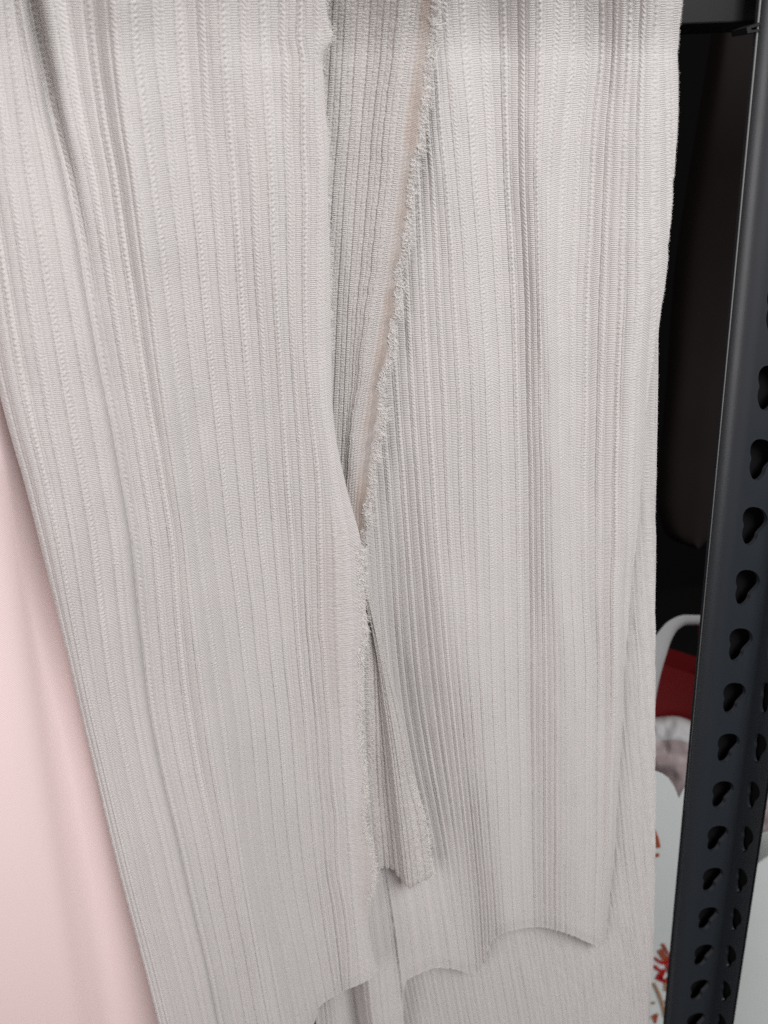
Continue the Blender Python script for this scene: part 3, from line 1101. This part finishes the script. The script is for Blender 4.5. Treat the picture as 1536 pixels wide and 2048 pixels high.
# red paper bag: open top, front wall lower than the back wall
rb = thing('red_paper_bag', 'dark red paper bag with a red cord handle behind the post', 'bag', upt(1370, 1700, 0.50))
zF = 0.47
fl, fr = upt(1240, 1303, zF), upt(1500, 1385, zF)
dwn = np.array([0, 0, -0.22])
bk = np.array([0.01, 0.085, -0.035])
th = 0.0008
for nm, a, b in (('front_panel', fl, fr), ('back_panel', fl + bk, fr + bk)):
    V, Fc = box(a, b - a, np.array([0, th, 0]), dwn)
    link_mesh(nm, V, Fc, M_RED, rb, smooth=False)
V, Fc = box(fl + dwn * 1.0 + np.array([0, 0.001, 0]), fr - fl, bk - np.array([0, .001, 0]), np.array([0, 0, th]))
link_mesh('bottom', V, Fc, M_RED, rb, smooth=False)
for a in (fl, fr):
    V, Fc = box(a + np.array([0.0002, 0.001, -0.0003]), np.array([th, 0, 0]), bk - np.array([0, .001, 0]), dwn)
    link_mesh('side_panel', V, Fc, M_RED, rb, smooth=False)
hp = [(1412, 1366), (1409, 1330), (1404, 1290), (1402, 1262), (1404, 1236), (1412, 1208), (1426, 1180), (1448, 1158), (1474, 1150), (1500, 1160), (1520, 1190), (1528, 1250), (1530, 1330), (1530, 1385)]
hf = np.array(hp, float)
tt = np.linspace(0, len(hp) - 1, 60)
ti = np.arange(len(hp), dtype=float)
hx = hermite(ti, hf[:, 0], np.gradient(hf[:, 0]), tt)
hy = hermite(ti, hf[:, 1], np.gradient(hf[:, 1]), tt)
tubes('handle', [(upt(hx, hy, zF - 0.002), 0.0018, 0.0018)], M_REDCORD, rb, sides=10)

# white plastic carrier with strap, mauve where its contents show through
pb = thing('white_plastic_bag', 'thin white plastic bag with a flat strap and reddish contents showing through', 'bag', upt(1420, 1750, 0.44))
Lp = crs([(1425, 1250), (1440, 1245), (1600, 1240), (1900, 1240)])
Rp = crs([(1425, 1500), (1440, 1560), (1600, 1640), (1900, 1640)])
topc = crs([(1200, 1440), (1310, 1435), (1355, 1433), (1380, 1441), (1400, 1454), (1430, 1478), (1480, 1505), (1530, 1520), (1650, 1540)])
nr, nc = 90, 110
xs = np.linspace(1215, 1640, nc)
tt = np.linspace(0, 1, nr)
X = np.broadcast_to(xs, (nr, nc))
Y = topc(xs)[None, :] + tt[:, None] * (1900 - topc(xs))[None, :]
bulge = 0.045 * np.sqrt(np.clip(1 - (1 - tt * 1.6).clip(0, 1) ** 2, 0, 1))[:, None] * np.ones((1, nc))
bulge = bulge + 0.004 * vnoise2(X / 40.0, Y / 30.0, 71) + 0.002 * vnoise2(X / 14.0, Y / 17.0, 72)
Pp = unp(X, Y, vz(0.44, Y) + 0.03 - bulge)
hb = nr // 10
grid_mesh('body', Pp[hb:], M_MAUVE, None, None, pb)
grid_mesh('rim', Pp[:hb + 1], M_PLASTIC, None, None, pb)
# strap: flat ribbon folded over
sp_ = [(1285, 1440, 40), (1296, 1370, 40), (1312, 1312, 38), (1330, 1272, 30), (1348, 1250, 24), (1372, 1240, 20), (1400, 1240, 19), (1435, 1243, 19), (1470, 1262, 24), (1495, 1310, 30), (1505, 1400, 36), (1510, 1500, 38)]
sp_ = np.array(sp_, float)
ti = np.arange(len(sp_), dtype=float)
tq = np.linspace(0, len(sp_) - 1, 60)
cxs = [hermite(ti, sp_[:, k], pchip_slopes(ti, sp_[:, k]), tq) for k in range(3)]
dx, dy = np.gradient(cxs[0]), np.gradient(cxs[1])
ln = np.hypot(dx, dy)
nx, ny = -dy / ln, dx / ln
zq = vz(0.425, cxs[1])
A1 = unp(cxs[0] - nx * cxs[2] / 2, cxs[1] - ny * cxs[2] / 2, zq)
A2 = unp(cxs[0] + nx * cxs[2] / 2, cxs[1] + ny * cxs[2] / 2, zq + 0.006)
rows = np.stack([A1, A1 * .5 + A2 * .5 - FWD * 0.001, A2, A2 + FWD * 0.0008, A1 + FWD * 0.0008, A1], 1)
grid_mesh('strap', rows, M_STRAP, None, None, pb)

# white paper bags
wb = thing('white_paper_bag', 'white paper bag printed with red brush marks, between the fabric and the post', 'bag', upt(1350, 2100, 0.40), 'white paper bags on the rack')
ol = [(1215, 1538), (1290, 1541), (1312, 1544), (1326, 1549), (1338, 1558), (1349, 1574), (1358, 1597), (1366, 1580), (1378, 1558), (1395, 1528), (1418, 1488), (1450, 1470), (1462, 1480), (1440, 1800), (1415, 2180), (1215, 2180)]
prism_bag(ol, 0.395, M_WPAPER, wb)
wb2 = thing('white_paper_bag', 'plain white paper bag to the right of the slotted post', 'bag', upt(1560, 2100, 0.40), 'white paper bags on the rack')
ol2 = [(1440, 1772), (1470, 1756), (1505, 1737), (1536, 1714), (1600, 1668), (1700, 1640), (1700, 2180), (1428, 2180)]
prism_bag(ol2, 0.375, M_WPAPER, wb2)
lf = [(1497, 1742), (1501, 1742), (1488, 2180), (1482, 2180)]


# printed marks on the first bag (flat ink strokes lying on its face)
def stroke(pts, w0, w1):
    p = np.array(pts, float)
    p = np.stack([1224 + p[:, 0] / 3.737, 1500 + p[:, 1] / 3.737], 1)
    ti = np.arange(len(p), dtype=float)
    tq = np.linspace(0, len(p) - 1, 8 * (len(p) - 1) + 1)
    if len(p) > 2:
        x = hermite(ti, p[:, 0], np.gradient(p[:, 0]), tq)
        y = hermite(ti, p[:, 1], np.gradient(p[:, 1]), tq)
    else:
        x, y = np.interp(tq, ti, p[:, 0]), np.interp(tq, ti, p[:, 1])
    dx, dy = np.gradient(x), np.gradient(y)
    l = np.hypot(dx, dy) + 1e-9
    w = 1.7 * np.linspace(w0, w1, len(x)) / 3.737 * (0.75 + 0.25 * np.sin(np.linspace(0.3, 2.8, len(x))))
    a = upt(x - dy / l * w / 2, y + dx / l * w / 2, 0.3935)
    b = upt(x + dy / l * w / 2, y - dx / l * w / 2, 0.3935)
    V = []
    for i in range(len(x)):
        V += [a[i], b[i]]
    return V, [(2 * i, 2 * i + 1, 2 * i + 3, 2 * i + 2) for i in range(len(x) - 1)]


def marks(name, strokes, mat):
    for pts, w0, w1 in strokes:
        v, f = stroke(pts, w0, w1)
        link_mesh(name, v, f, mat, wb, smooth=False)


marks('red_brush_mark', [([(322, 1550), (350, 1578), (390, 1592), (428, 1578), (440, 1545)], 10, 22),
                    ([(318, 1612), (338, 1634), (362, 1652)], 16, 12), ([(396, 1640), (372, 1676), (345, 1722)], 16, 30),
                    ([(412, 1606), (430, 1660), (440, 1722)], 16, 12), ([(376, 1716), (408, 1730), (438, 1700)], 16, 18),
                    ([(402, 1892), (425, 1882), (447, 1866)], 20, 18), ([(352, 1690), (372, 1712), (380, 1735)], 18, 10)], M_INKRED)
marks('rust_brush_mark', [([(322, 600), (338, 660), (350, 732)], 6, 20), ([(336, 774), (346, 800)], 18, 14), ([(380, 1448), (405, 1495), (436, 1545)], 14, 8),
                     ([(350, 1498), (372, 1535), (395, 1575)], 12, 10), ([(370, 1488), (392, 1525), (416, 1570)], 10, 10),
                     ([(298, 2002), (340, 1976)], 10, 9), ([(340, 1976), (330, 2010), (322, 2046)], 10, 9), ([(308, 2005), (330, 2040)], 8, 8)], M_INKRUST)
marks('tan_brush_mark', [([(312, 1742), (345, 1812), (378, 1905), (398, 2002)], 12, 12), ([(398, 1732), (402, 1770), (400, 1806)], 10, 9), ([(306, 1884), (314, 1902)], 14, 12)], M_INKTAN)
marks('pink_brush_mark', [([(440, 1582), (458, 1618), (470, 1664)], 14, 12), ([(424, 1600), (445, 1650), (456, 1700)], 10, 8), ([(398, 1480), (420, 1525)], 14, 8),
                     ([(430, 1720), (424, 1760)], 8, 6)], M_INKPINK)

# ------------------------------------------------------------------ light
w = bpy.data.worlds.new('World')
scn.world = w
w.use_nodes = True
bg = w.node_tree.nodes['Background']
bg.inputs[0].default_value = (1.0, 0.81, 0.78, 1)
bg.inputs[1].default_value = 0.29


def area(name, loc, target, size, power, col, sy=None):
    l = bpy.data.lights.new(name, 'AREA')
    l.energy = power
    l.size = size
    if sy:
        l.shape = 'RECTANGLE'
        l.size_y = sy
    l.color = col
    o = bpy.data.objects.new(name, l)
    COL.objects.link(o)
    o.location = loc
    o.rotation_euler = (Vector(target) - Vector(loc)).to_track_quat('-Z', 'Y').to_euler()
    return o


area('window_light', (0.52, -0.48, 1.80), (0.0, 0.25, 1.14), 0.6, 14.0, (0.965, 0.99, 1.0))
area('left_light', (-0.95, -0.85, 1.05), (0.0, 0.25, 1.05), 0.7, 8.5, (0.985, 0.985, 0.985), 1.9)

scn.view_settings.view_transform = 'Standard'
scn.view_settings.look = 'None'
scn.view_settings.exposure = 0
scn.view_settings.gamma = 1
scn.view_settings.use_curve_mapping = False
scn.cycles.use_denoising = False
scn.cycles.max_bounces = 6
scn.cycles.diffuse_bounces = 4
